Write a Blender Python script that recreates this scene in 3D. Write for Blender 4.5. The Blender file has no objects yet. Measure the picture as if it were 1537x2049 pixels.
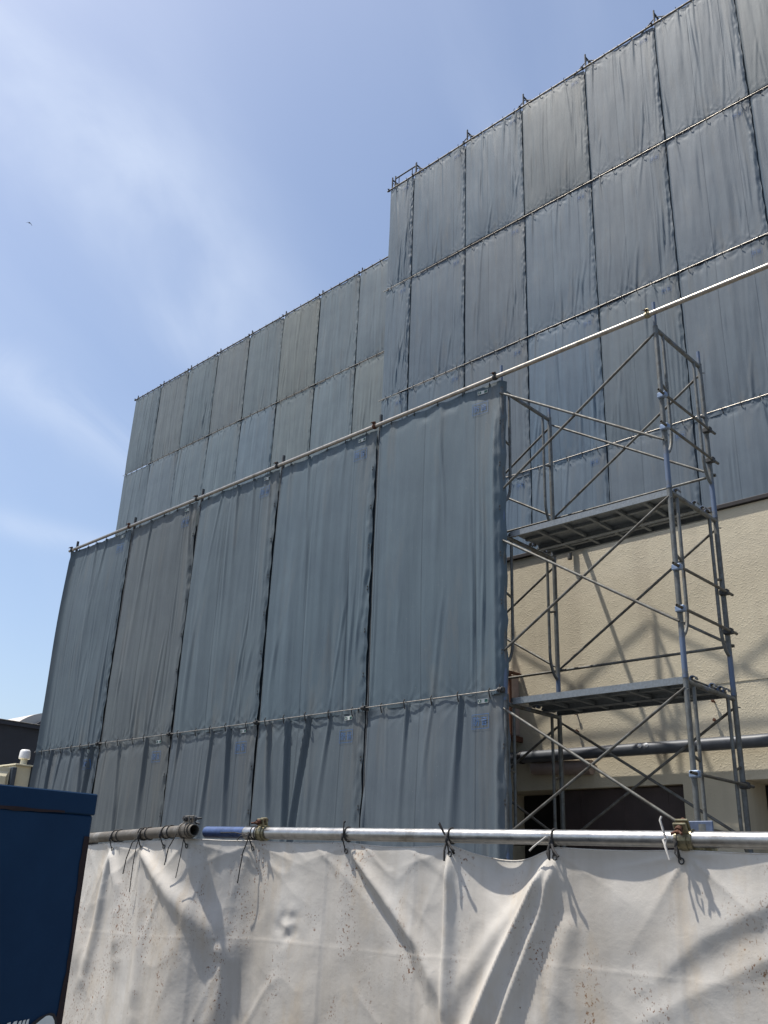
import bpy, math, random
import numpy as np
from mathutils import Vector, Matrix
PI = math.pi
S = bpy.context.scene
COL = S.collection
for _w in list(bpy.data.worlds): bpy.data.worlds.remove(_w)

# ------------------------------------------------------------------ camera
# world: X along the facade to the right, Y into the facade, Z up, ground z = 0
CAM = Vector((3.42821, -7.12915, 1.65))
cr = Vector((0.72490157, 0.68785024, 0.03714514)); cu = Vector((0.23342883, -0.29602009, 0.92621978)); cf = Vector((-0.64809621, 0.66274742, 0.37514951))
cam = bpy.data.cameras.new('camera'); co = bpy.data.objects.new('camera', cam); COL.objects.link(co)
M = Matrix.Identity(4)
for i in range(3):
    M[i][0] = cr[i]; M[i][1] = cu[i]; M[i][2] = -cf[i]; M[i][3] = CAM[i]
co.matrix_world = M
cam.sensor_fit = 'VERTICAL'; cam.sensor_height = 36; cam.lens = 1842.05/2049*36
cam.clip_start = 0.05; cam.clip_end = 3000
S.camera = co

# ------------------------------------------------------------------ light
SUN = Vector((-0.315, -0.278, 1.0)).normalized()       # towards the sun
sl = bpy.data.lights.new('sun', 'SUN'); so = bpy.data.objects.new('sun', sl); COL.objects.link(so)
sl.energy = 5.0; sl.angle = math.radians(0.9); sl.color = (1.0, 0.95, 0.87)
so.rotation_euler = SUN.to_track_quat('Z', 'Y').to_euler()
W = bpy.data.worlds.new('World'); S.world = W; W.use_nodes = True
nt = W.node_tree; nt.nodes.clear()
def N(t, typ, **k):
    n = t.nodes.new(typ)
    for a, b in k.items():
        if a == 'inp':
            for i, v in b.items(): n.inputs[i].default_value = v
        else: setattr(n, a, b)
    return n
def world():
    L = nt.links.new
    sky = N(nt, 'ShaderNodeTexSky', sky_type='NISHITA', sun_disc=False, sun_elevation=math.asin(SUN.z), sun_rotation=math.atan2(SUN.x, SUN.y), altitude=20, air_density=1.0, dust_density=2.2, ozone_density=1.7)
    tc = N(nt, 'ShaderNodeTexCoord')
    def math_(op, a, b=None, c=None):
        n = N(nt, 'ShaderNodeMath', operation=op)
        for i, v in enumerate((a, b, c)):
            if v is None: continue
            if isinstance(v, (int, float)): n.inputs[i].default_value = v
            else: L(v, n.inputs[i])
        return n.outputs[0]
    def dot(vec):
        n = N(nt, 'ShaderNodeVectorMath', operation='DOT_PRODUCT'); L(tc.outputs['Generated'], n.inputs[0]); n.inputs[1].default_value = vec
        return n.outputs['Value']
    def band(A, B, w):
        A = Vector(A); B = Vector(B); n = A.cross(B).normalized()
        d = math_('DIVIDE', dot(n), w)
        return math_('POWER', 2.718, math_('MULTIPLY', math_('MULTIPLY', d, d), -1.0))
    def along(A, B):
        A = Vector(A).normalized(); B = Vector(B).normalized(); n = A.cross(B).normalized(); t = n.cross(A)
        return A, n, t
    # stretched noise, coordinates aligned with the streaks of cirrus
    A, n, t = along((-0.704, 0.225, 0.674), (-0.705, 0.493, 0.509))
    cx = N(nt, 'ShaderNodeCombineXYZ'); L(math_('MULTIPLY', dot(A), 1.0), cx.inputs[0]); L(math_('MULTIPLY', dot(n), 1.9), cx.inputs[1]); L(math_('MULTIPLY', dot(t), 1.0), cx.inputs[2])
    def noise(scale, det, rough, dist, off):
        m = N(nt, 'ShaderNodeVectorMath', operation='ADD'); L(cx.outputs[0], m.inputs[0]); m.inputs[1].default_value = off
        x = N(nt, 'ShaderNodeTexNoise', inp={'Scale': scale, 'Detail': det, 'Roughness': rough, 'Distortion': dist}); L(m.outputs[0], x.inputs['Vector']); return x.outputs['Fac']
    n1 = noise(3.0, 7, 0.5, 0.35, (3.1, 1.7, 0.4)); n2 = noise(5.5, 9, 0.6, 0.8, (8.2, 4.1, 7.7)); n3 = noise(1.3, 3, .5, .2, (1.2, 9.3, 3.3))
    b1 = band((-0.700, 0.240, 0.672), (-0.70, 0.500, 0.505), 0.082)
    b2 = band((-0.836, 0.302, 0.459), (-0.78, 0.480, 0.391), 0.030)
    b3 = band((-0.876, 0.359, 0.322), (-0.851, 0.418, 0.317), 0.014)
    def ss(v, a, b):
        x = N(nt, 'ShaderNodeMapRange', interpolation_type='SMOOTHSTEP', inp={1: a, 2: b, 3: 0.0, 4: 1.0}); L(v, x.inputs[0]); return x.outputs[0]
    c1 = math_('MULTIPLY', b1, math_('ADD', math_('MULTIPLY', ss(n1, .36, .70), .82), .18))
    c1 = math_('MULTIPLY', c1, math_('ADD', math_('MULTIPLY', ss(dot((-0.704, 0.262, 0.660)), .955, .998), .62), .45))
    c2 = math_('MULTIPLY', b2, math_('MULTIPLY', ss(n2, .35, .7), .38))
    c3 = math_('MULTIPLY', b3, math_('MULTIPLY', ss(n2, .3, .65), .3))
    amb = math_('MULTIPLY', ss(n3, .35, .75), math_('ADD', math_('MULTIPLY', ss(n1, .3, .75), .24), .03))
    veil = math_('MULTIPLY', ss(dot((-.94, .05, .33)), .55, .95), .05)   # thin high haze, thicker to the west
    m = math_('MINIMUM', math_('ADD', math_('ADD', math_('ADD', c1, c2), veil), math_('ADD', c3, amb)), 1.0)
    mix = N(nt, 'ShaderNodeMix', data_type='RGBA'); L(math_('MULTIPLY', m, .85), mix.inputs[0]); L(sky.outputs[0], mix.inputs[6]); mix.inputs[7].default_value = CLOUD
    bg = N(nt, 'ShaderNodeBackground', inp={1: SKY}); L(mix.outputs[2], bg.inputs[0])
    out = N(nt, 'ShaderNodeOutputWorld'); L(bg.outputs[0], out.inputs[0])
SKY = 0.15; CLOUD = (4.3, 4.85, 5.85, 1)
world()
S.view_settings.view_transform = 'Standard'; S.view_settings.look = 'None'; S.view_settings.exposure = 0.25; S.view_settings.gamma = 1
S.view_settings.use_curve_mapping = False
S.render.engine = 'CYCLES'; S.cycles.max_bounces = 6; S.cycles.use_denoising = True

# ------------------------------------------------------------------ materials
def new_mat(name):
    m = bpy.data.materials.new(name); m.use_nodes = True
    t = m.node_tree; b = t.nodes['Principled BSDF']
    return m, t, b
def ramp(t, src, stops, interp='LINEAR'):
    r = t.nodes.new('ShaderNodeValToRGB'); r.color_ramp.interpolation = interp
    el = r.color_ramp.elements
    while len(el) < len(stops): el.new(0.5)
    for e, (p, c) in zip(el, stops):
        e.position = p; e.color = (*c, 1) if len(c) == 3 else c
    t.links.new(src, r.inputs[0]); return r.outputs[0]
def tex(t, scale, detail=6, rough=.6, vec=None, stretch=None, dist=0.0, kind='noise', coord='Object'):
    tc = t.nodes.new('ShaderNodeTexCoord'); v = tc.outputs[coord]
    if stretch:
        mp = t.nodes.new('ShaderNodeMapping'); mp.inputs['Scale'].default_value = stretch; t.links.new(v, mp.inputs[0]); v = mp.outputs[0]
    if kind == 'noise':
        n = t.nodes.new('ShaderNodeTexNoise'); n.inputs['Scale'].default_value = scale; n.inputs['Detail'].default_value = detail; n.inputs['Roughness'].default_value = rough; n.inputs['Distortion'].default_value = dist
        t.links.new(v, n.inputs['Vector']); return n.outputs['Fac']
    n = t.nodes.new('ShaderNodeTexVoronoi'); n.inputs['Scale'].default_value = scale; t.links.new(v, n.inputs['Vector']); return n.outputs['Distance']
def mixc(t, f, a, b, blend='MIX'):
    m = t.nodes.new('ShaderNodeMix'); m.data_type = 'RGBA'; m.blend_type = blend
    for i, v in ((0, f), (6, a), (7, b)):
        if isinstance(v, (int, float)): m.inputs[i].default_value = v
        elif isinstance(v, tuple): m.inputs[i].default_value = (*v, 1)
        else: t.links.new(v, m.inputs[i])
    return m.outputs[2]
def bump(t, b, h, strength, dist, prev=None):
    n = t.nodes.new('ShaderNodeBump'); n.inputs['Strength'].default_value = strength; n.inputs['Distance'].default_value = dist
    t.links.new(h, n.inputs['Height'])
    if prev: t.links.new(prev, n.inputs['Normal'])
    t.links.new(n.outputs[0], b.inputs['Normal']); return n.outputs[0]
def plain(name, col, rough=.6, metal=0.0, var=.25, scale=12, spec=.4, bm=0.0):
    m, t, b = new_mat(name)
    f = tex(t, scale)
    d = tuple(c*(1-var) for c in col); l = tuple(min(1, c*(1+var)) for c in col)
    t.links.new(ramp(t, f, [(.3, d), (.7, l)]), b.inputs['Base Color'])
    b.inputs['Roughness'].default_value = rough; b.inputs['Metallic'].default_value = metal; b.inputs['Specular IOR Level'].default_value = spec
    if bm: bump(t, b, tex(t, scale*4), bm, .01)
    return m
def steel(name, base=(.34, .35, .36), rough=.45, metal=.75, dirt=(.12, .105, .08), blue=0.0, amount=.5):
    m, t, b = new_mat(name)
    c = ramp(t, tex(t, 40, 5), [(.3, tuple(x*.8 for x in base)), (.7, tuple(x*1.15 for x in base))])
    f = ramp(t, tex(t, 7, 8, .7), [(1-amount-.08, (0, 0, 0)), (1-amount+.12, (1, 1, 1))])
    c = mixc(t, f, c, dirt)
    if blue > 0:
        tz = t.nodes.new('ShaderNodeTexCoord'); sz = t.nodes.new('ShaderNodeSeparateXYZ'); t.links.new(tz.outputs['Object'], sz.inputs[0])
        zz = t.nodes.new('ShaderNodeMath'); zz.operation = 'MULTIPLY_ADD'; t.links.new(tex(t, 5, 4, .6), zz.inputs[0]); zz.inputs[1].default_value = .55; t.links.new(sz.outputs[2], zz.inputs[2])
        fb = ramp(t, zz.outputs[0], [(.27, (0, 0, 0)), (.33, (1, 1, 1)), (.56, (1, 1, 1)), (.72, (0, 0, 0))])
        c = mixc(t, fb, c, (.085, .12, .19))
        inv = t.nodes.new('ShaderNodeMath'); inv.operation = 'MULTIPLY_ADD'; t.links.new(fb, inv.inputs[0]); inv.inputs[1].default_value = -metal; inv.inputs[2].default_value = metal
        t.links.new(inv.outputs[0], b.inputs['Metallic'])
    else: b.inputs['Metallic'].default_value = metal
    t.links.new(c, b.inputs['Base Color'])
    t.links.new(ramp(t, tex(t, 25, 4), [(.3, (rough*.85,)*3), (.7, (min(1, rough*1.3),)*3)]), b.inputs['Roughness'])
    bump(t, b, tex(t, 120, 3), .15, .002)
    return m
def sheet_mat(name):
    m, t, b = new_mat(name)
    oi = t.nodes.new('ShaderNodeObjectInfo'); base = oi.outputs['Color']
    # cloudy dust, long vertical rain streaks, fine weave
    f = tex(t, 1.6, 8, .62, dist=.4)
    c = mixc(t, 1.0, base, ramp(t, f, [(.25, (.86, .86, .88)), (.75, (1.12, 1.11, 1.08))]), 'MULTIPLY')
    s = tex(t, 1.0, 6, .6, stretch=(9, 9, .35))
    c = mixc(t, 1.0, c, ramp(t, s, [(.3, (.88, .89, .9)), (.7, (1.1, 1.1, 1.1))]), 'MULTIPLY')
    d = ramp(t, tex(t, .9, 6, .6, stretch=(3, 3, .5), dist=.5), [(.56, (0, 0, 0)), (.8, (.55, .55, .55))])
    c = mixc(t, d, c, (.14, .132, .115))
    e = ramp(t, tex(t, 55, 3, .5), [(.70, (0, 0, 0)), (.76, (.5, .5, .5))])
    c = mixc(t, e, c, (.20, .21, .21))
    # sewn seams: thin darker welds a third of the width apart
    uv = t.nodes.new('ShaderNodeUVMap'); sp = t.nodes.new('ShaderNodeSeparateXYZ'); t.links.new(uv.outputs[0], sp.inputs[0])
    mm = t.nodes.new('ShaderNodeMath'); mm.operation = 'PINGPONG'; t.links.new(sp.outputs[0], mm.inputs[0]); mm.inputs[1].default_value = .1666
    seam = ramp(t, mm.outputs[0], [(.0, (1, 1, 1)), (.0035, (0, 0, 0))])
    c = mixc(t, ramp(t, mm.outputs[0], [(.1625, (0, 0, 0)), (.1645, (.55, .55, .55))]), c, mixc(t, 1.0, c, (.55, .56, .58), 'MULTIPLY'))
    t.links.new(c, b.inputs['Base Color'])
    b.inputs['Roughness'].default_value = .6; b.inputs['Specular IOR Level'].default_value = .3
    h1 = tex(t, 1.0, 6, .65, stretch=(34, 34, 4), dist=.6)
    p = bump(t, b, h1, .5, .006)
    p = bump(t, b, tex(t, 260, 2, .5), .25, .0015, p)
    p = bump(t, b, ramp(t, mm.outputs[0], [(.160, (0, 0, 0)), (.1655, (1, 1, 1))]), .5, .006, p)
    return m
def tarp_mat():
    m, t, b = new_mat('white_tarpaulin')
    base = ramp(t, tex(t, 2.2, 8, .6, dist=.4), [(.28, (.42, .39, .345)), (.5, (.49, .462, .418)), (.72, (.56, .537, .495))])
    # grimy vertical runs
    s = tex(t, 1.0, 6, .6, stretch=(7, 7, .8), dist=.3)
    c = mixc(t, ramp(t, s, [(.46, (0, 0, 0)), (.76, (.6, .6, .6))]), base, (.33, .29, .235))
    # rust spatter, clustered
    oi = t.nodes.new('ShaderNodeTexCoord')
    cl = ramp(t, tex(t, 3.3, 4, .6, stretch=(1.6, 1.6, .75)), [(.515, (0, 0, 0)), (.62, (1, 1, 1))])
    sp = ramp(t, tex(t, 70, 3, .6), [(.610, (0, 0, 0)), (.67, (1, 1, 1))])
    sp2 = ramp(t, tex(t, 130, 2, .5, stretch=(1, 1, .7)), [(.62, (0, 0, 0)), (.68, (1, 1, 1))])
    c = mixc(t, mixc(t, 1.0, cl, mixc(t, 1.0, sp, sp2, 'LIGHTEN'), 'MULTIPLY'), c, (.17, .085, .045))
    c = mixc(t, ramp(t, tex(t, 48, 2, .5), [(.755, (0, 0, 0)), (.775, (.8, .8, .8))]), c, (.16, .11, .08))
    halo = ramp(t, tex(t, 5, 7, .65, stretch=(1.3, 1.3, .45), dist=.3), [(.54, (0, 0, 0)), (.74, (.5, .5, .5))])
    c = mixc(t, halo, c, (.44, .34, .22))
    t.links.new(c, b.inputs['Base Color'])
    b.inputs['Roughness'].default_value = .5; b.inputs['Specular IOR Level'].default_value = .4
    p = bump(t, b, tex(t, 17, 6, .6, dist=.2), .22, .010)
    p = bump(t, b, tex(t, 420, 2, .5), .2, .001, p)
    return m
def stucco_mat():
    m, t, b = new_mat('beige_roughcast')
    c = ramp(t, tex(t, .8, 7, .6, dist=.3), [(.3, (.47, .42, .318)), (.7, (.565, .505, .385))])
    c = mixc(t, ramp(t, tex(t, 1.0, 5, .6, stretch=(3.5, 3.5, .3)), [(.50, (0, 0, 0)), (.78, (.55, .55, .55))]), c, (.36, .31, .24))
    t.links.new(c, b.inputs['Base Color']); b.inputs['Roughness'].default_value = .85; b.inputs['Specular IOR Level'].default_value = .2
    blob = ramp(t, tex(t, 58, 1, .4), [(.52, (0, 0, 0)), (.70, (1, 1, 1))])
    p = bump(t, b, blob, .22, .008)
    p = bump(t, b, tex(t, 3.0, 4, .6), .25, .03, p)
    p = bump(t, b, tex(t, 90, 3, .6), .3, .004, p)
    return m
def blue_mat():
    m, t, b = new_mat('blue_painted_steel')
    c = ramp(t, tex(t, 2.5, 8, .65, dist=.3), [(.3, (.006, .024, .058)), (.7, (.010, .036, .082))])
    r = ramp(t, tex(t, 5, 9, .7, stretch=(1, 1, .6), dist=.4), [(.66, (0, 0, 0)), (.76, (1, 1, 1))])
    c = mixc(t, r, c, (.022, .014, .013))
    t.links.new(c, b.inputs['Base Color']); b.inputs['Roughness'].default_value = .6; b.inputs['Specular IOR Level'].default_value = .12
    bump(t, b, tex(t, 30, 5), .15, .004)
    return m
MT = dict(
    pipe=steel('bright_galvanised_pipe', (.40, .395, .38), .32, .92, (.19, .165, .13), amount=.38),
    pipe_old=steel('weathered_pipe', (.30, .29, .27), .55, .6, (.13, .115, .095), amount=.6),
    post=steel('blue_dabbed_scaffold_steel', (.13, .137, .135), .55, .35, (.075, .070, .058), blue=.48, amount=.45),
    brace=steel('weathered_brace_steel', (.125, .125, .115), .55, .35, (.065, .058, .048), amount=.5),
    rail=steel('rail_pipe_steel', (.34, .315, .28), .36, .85, (.15, .13, .10), amount=.4),
    dark=steel('dark_scaffold_steel', (.055, .06, .065), .6, .3, (.035, .035, .035), amount=.5),
    board=steel('walkway_board_steel', (.18, .20, .215), .5, .45, (.09, .088, .08), amount=.35),
    clamp=plain('zinc_yellow_clamp', (.23, .205, .13), .4, .7, .4, 60),
    rust=plain('rusty_bolt', (.085, .036, .02), .8, .2, .5, 80),
    blueclamp=plain('blue_grey_clamp', (.20, .26, .36), .45, .4, .3, 50),
    sheet=sheet_mat('grey_noise_sheet'), tarp=tarp_mat(), stucco=stucco_mat(), blue=blue_mat(),
    white=plain('white_label', (.50, .52, .50), .5, 0, .06, 8), green=plain('green_label', (.012, .075, .055), .5, 0, .2, 30),
    mark=plain('blue_print', (.04, .105, .25), .6, 0, .35, 90),
    cord=plain('dark_cord', (.035, .033, .032), .8, 0, .4, 90), cord_pale=plain('pale_cord', (.45, .43, .40), .8, 0, .25, 90),
    black=plain('dark_opening', (.012, .011, .012), .7, 0, .2, 6), brown=plain('brown_shutter', (.060, .044, .042), .6, 0, .25, 3),
    pink=plain('pinkish_cover', (.27, .21, .185), .6, 0, .2, 6), coping=plain('dark_flashing', (.014, .011, .012), .6, 0, .3, 6),
    cream=plain('cream_panel', (.62, .57, .42), .5, 0, .08, 3), vent_glint_white=plain('white_vent_glint', (.72, .72, .72), .45, 0, .05, 5),
    wall_dark=plain('charcoal_cladding', (.045, .048, .058), .7, 0, .12, 1.2), domem=plain('pale_beige_roof', (.55, .50, .44), .6, 0, .06, .6),
    grey=plain('grey_render', (.16, .165, .17), .8, 0, .15, .7), frame=plain('slate_frame', (.06, .075, .095), .5, .3, .2, 9),
    ground=plain('worn_concrete', (.13, .125, .115), .9, 0, .25, .5, .2, .2), bird=plain('dark_feather', (.03, .03, .03), .8, 0, .2, 30),
    wpipe=plain('slate_pipe', (.075, .082, .095), .45, .1, .2, 8), stain=plain('rust_strip', (.020, .010, .010), .8, 0, .4, 14),
    emblem=plain('pale_paint', (.62, .64, .60), .6, 0, .08, 20), outline=plain('black_paint', (.012, .012, .015), .5, 0, .2, 20),
)

# ------------------------------------------------------------------ mesh helpers
class MB:
    def __init__(s): s.v = []; s.f = []; s.m = []; s.smooth = []
    def add(s, vs, fs, mi=0, sm=False):
        o = len(s.v); s.v += [tuple(v) for v in vs]
        for f in fs: s.f.append(tuple(i+o for i in f)); s.m.append(mi); s.smooth.append(sm)
    def box(s, c, d, rot=None, mi=0, bev=0.0):
        hx, hy, hz = d[0]/2, d[1]/2, d[2]/2
        b = min(bev, hx*.9, hy*.9, hz*.9)
        R = rot or Matrix.Identity(3); c = Vector(c)
        if b <= 0:
            vs = [R @ Vector((x*hx, y*hy, z*hz)) + c for z in (-1, 1) for y in (-1, 1) for x in (-1, 1)]
            s.add(vs, [(0, 2, 3, 1), (4, 5, 7, 6), (0, 1, 5, 4), (2, 6, 7, 3), (0, 4, 6, 2), (1, 3, 7, 5)], mi); return
        vs = []; idx = {}
        for sx in (-1, 1):
            for sy in (-1, 1):
                for sz in (-1, 1):
                    for a, p in enumerate(((hx, hy-b, hz-b), (hx-b, hy, hz-b), (hx-b, hy-b, hz))):
                        idx[(sx, sy, sz, a)] = len(vs); vs.append(R @ Vector((sx*p[0], sy*p[1], sz*p[2])) + c)
        fs = []
        for a in range(3):
            u, w = [(1, 2), (0, 2), (0, 1)][a]
            for sg in (-1, 1):
                q = []
                for (p1, p2) in ((-1, -1), (1, -1), (1, 1), (-1, 1)):
                    k = [0, 0, 0]; k[a] = sg; k[u] = p1; k[w] = p2; q.append(idx[(*k, a)])
                fs.append(q)
        for a, bb in ((0, 1), (0, 2), (1, 2)):
            c3 = 3-a-bb
            for s1 in (-1, 1):
                for s2 in (-1, 1):
                    q = []
                    for (t3, ax) in ((-1, a), (1, a), (1, bb), (-1, bb)):
                        k = [0, 0, 0]; k[a] = s1; k[bb] = s2; k[c3] = t3; q.append(idx[(*k, ax)])
                    fs.append(q)
        for sx in (-1, 1):
            for sy in (-1, 1):
                for sz in (-1, 1): fs.append([idx[(sx, sy, sz, a)] for a in range(3)])
        s.add(vs, fs, mi)
    def tube(s, pts, r, n=10, mi=0, cap=True, hollow=0.0):
        pts = [Vector(p) for p in pts]; rs = r if isinstance(r, (list, tuple)) else [r]*len(pts)
        T = []
        for i in range(len(pts)):
            a = pts[max(0, i-1)]; b = pts[min(len(pts)-1, i+1)]; T.append((b-a).normalized())
        up = Vector((0, 0, 1)) if abs(T[0].z) < .9 else Vector((0, 1, 0))
        U = (up - T[0]*up.dot(T[0])).normalized(); vs = []; fs = []
        for i, p in enumerate(pts):
            U = (U - T[i]*U.dot(T[i])).normalized(); Vv = T[i].cross(U)
            for j in range(n):
                a = 2*PI*j/n; vs.append(p + (U*math.cos(a) + Vv*math.sin(a))*rs[i])
        for i in range(len(pts)-1):
            for j in range(n): fs.append((i*n+j, i*n+(j+1) % n, (i+1)*n+(j+1) % n, (i+1)*n+j))
        s.add(vs, fs, mi, True)
        L = len(pts)-1
        for end in (0, L):
            ring = vs[end*n:(end+1)*n]
            if hollow and cap:
                p = pts[end]; inner = [p + (v-p)*(1-hollow) for v in ring]
                d = T[end]*(-1 if end else 1)*rs[end]*5
                deep = [v+d for v in inner]
                s.add(ring+inner, [(j, (j+1) % n, n+(j+1) % n, n+j) for j in range(n)], mi)
                s.add(inner+deep, [(j, (j+1) % n, n+(j+1) % n, n+j) for j in range(n)], mi, True)
                s.add(deep, [tuple(range(n))], mi)
            elif cap: s.add(ring, [tuple(range(n)) if end else tuple(reversed(range(n)))], mi)
    def ring(s, c, axis, R, r, n=20, k=6, a0=0, a1=2*PI, mi=0):
        axis = Vector(axis).normalized(); up = Vector((0, 0, 1)) if abs(axis.z) < .9 else Vector((1, 0, 0))
        U = (up-axis*up.dot(axis)).normalized(); Vv = axis.cross(U)
        s.tube([Vector(c) + (U*math.cos(a0+(a1-a0)*i/n) + Vv*math.sin(a0+(a1-a0)*i/n))*R for i in range(n+1)], r, k, mi)
    def band(s, c, axis, R, th, w, n=20, a0=0, a1=2*PI, mi=0):
        """curved strap of rectangular section"""
        axis = Vector(axis).normalized(); up = Vector((0, 0, 1)) if abs(axis.z) < .9 else Vector((1, 0, 0))
        U = (up-axis*up.dot(axis)).normalized(); Vv = axis.cross(U); vs = []; fs = []
        for i in range(n+1):
            a = a0+(a1-a0)*i/n; d = U*math.cos(a)+Vv*math.sin(a)
            for rr, ww in ((R, -w/2), (R+th, -w/2), (R+th, w/2), (R, w/2)): vs.append(Vector(c)+d*rr+axis*ww)
        for i in range(n):
            for j in range(4): fs.append((i*4+j, i*4+(j+1) % 4, i*4+4+(j+1) % 4, i*4+4+j))
        fs += [(3, 2, 1, 0), (n*4, n*4+1, n*4+2, n*4+3)]
        s.add(vs, fs, mi)
    def lathe(s, c, prof, n=24, mi=0):
        vs = []; fs = []
        for r, z in prof:
            for j in range(n): vs.append((c[0]+r*math.cos(2*PI*j/n), c[1]+r*math.sin(2*PI*j/n), c[2]+z))
        for i in range(len(prof)-1):
            for j in range(n): fs.append((i*n+j, i*n+(j+1) % n, (i+1)*n+(j+1) % n, (i+1)*n+j))
        s.add(vs, fs, mi, True)
    def build(s, name, mats, parent=None, loc=(0, 0, 0)):
        me = bpy.data.meshes.new(name)
        L = Vector(loc)
        me.from_pydata([tuple(Vector(v)-L) for v in s.v], [], s.f)
        for m in (mats if isinstance(mats, (list, tuple)) else [mats]): me.materials.append(m)
        me.polygons.foreach_set('material_index', s.m); me.polygons.foreach_set('use_smooth', s.smooth)
        me.update()
        o = bpy.data.objects.new(name, me); COL.objects.link(o); o.location = L
        if parent: attach(o, parent)
        return o
def attach(o, parent):
    """child keeps its world place: parents are never rotated here"""
    w = Vector(o.location); p = parent; off = Vector((0, 0, 0))
    while p: off += Vector(p.location); p = p.parent
    o.parent = parent; o.location = w-off
def thing(name, label, cat, loc=(0, 0, 0), group=None):
    o = bpy.data.objects.new(name, None); COL.objects.link(o); o.location = loc; o.empty_display_size = .2
    return tag(o, label, cat, group)
def tag(o, label, cat, group=None):
    o['label'] = label; o['category'] = cat
    if group: o['group'] = group
    return o
def struct(o): o['kind'] = 'structure'; return o
def dup(root, delta):
    def rec(o, par):
        c = o.copy(); COL.objects.link(c); c.parent = par
        for ch in o.children: rec(ch, c)
        return c
    kids = rec(root, root.parent); kids.location = Vector(root.location)+Vector(delta); return kids

# ------------------------------------------------------------------ noise for cloth
def vnoise(x, y, seed):
    x = np.asarray(x, float); y = np.asarray(y, float)
    xi = np.floor(x).astype(np.int64); yi = np.floor(y).astype(np.int64); xf = x-xi; yf = y-yi
    def h(a, b):
        n = (a*374761393 + b*668265263 + seed*974634211) & 0xffffffff
        n = ((n ^ (n >> 13))*1274126177) & 0xffffffff
        return ((n ^ (n >> 16)) & 0xffff)/65535.0*2-1
    u = xf*xf*(3-2*xf); w = yf*yf*(3-2*yf)
    return (h(xi, yi)*(1-u)+h(xi+1, yi)*u)*(1-w)+(h(xi, yi+1)*(1-u)+h(xi+1, yi+1)*u)*w
def sstep(a, b, x):
    t = np.clip((x-a)/(b-a), 0, 1); return t*t*(3-2*t)

def grid_mesh(name, V, F):
    me = bpy.data.meshes.new(name); nv, nf = len(V), len(F)
    me.vertices.add(nv); me.vertices.foreach_set('co', np.ascontiguousarray(V, dtype=np.float32).ravel())
    me.loops.add(nf*4); me.loops.foreach_set('vertex_index', np.ascontiguousarray(F, dtype=np.int32).ravel())
    me.polygons.add(nf); me.polygons.foreach_set('loop_start', np.arange(0, nf*4, 4, dtype=np.int32))
    me.polygons.foreach_set('use_smooth', np.ones(nf, dtype=bool)); me.update(calc_edges=True)
    return me
# ------------------------------------------------------------------ text for the printed marks
def text_mesh(txt):
    c = bpy.data.curves.new('t', 'FONT'); c.body = txt; c.size = 1; c.align_x = 'LEFT'; c.resolution_u = 2
    o = bpy.data.objects.new('t', c); COL.objects.link(o)
    dg = bpy.context.evaluated_depsgraph_get(); dg.update()
    me = o.evaluated_get(dg).to_mesh()
    v = np.array([tuple(p.co)[:2] for p in me.vertices]); f = [tuple(p.vertices) for p in me.polygons]
    bpy.data.objects.remove(o); bpy.data.curves.remove(c)
    if len(v):
        v -= v.min(0); v /= v.max(0)
    return v, f
GLYPH = {c: text_mesh(c) for c in '防音'}

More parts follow.
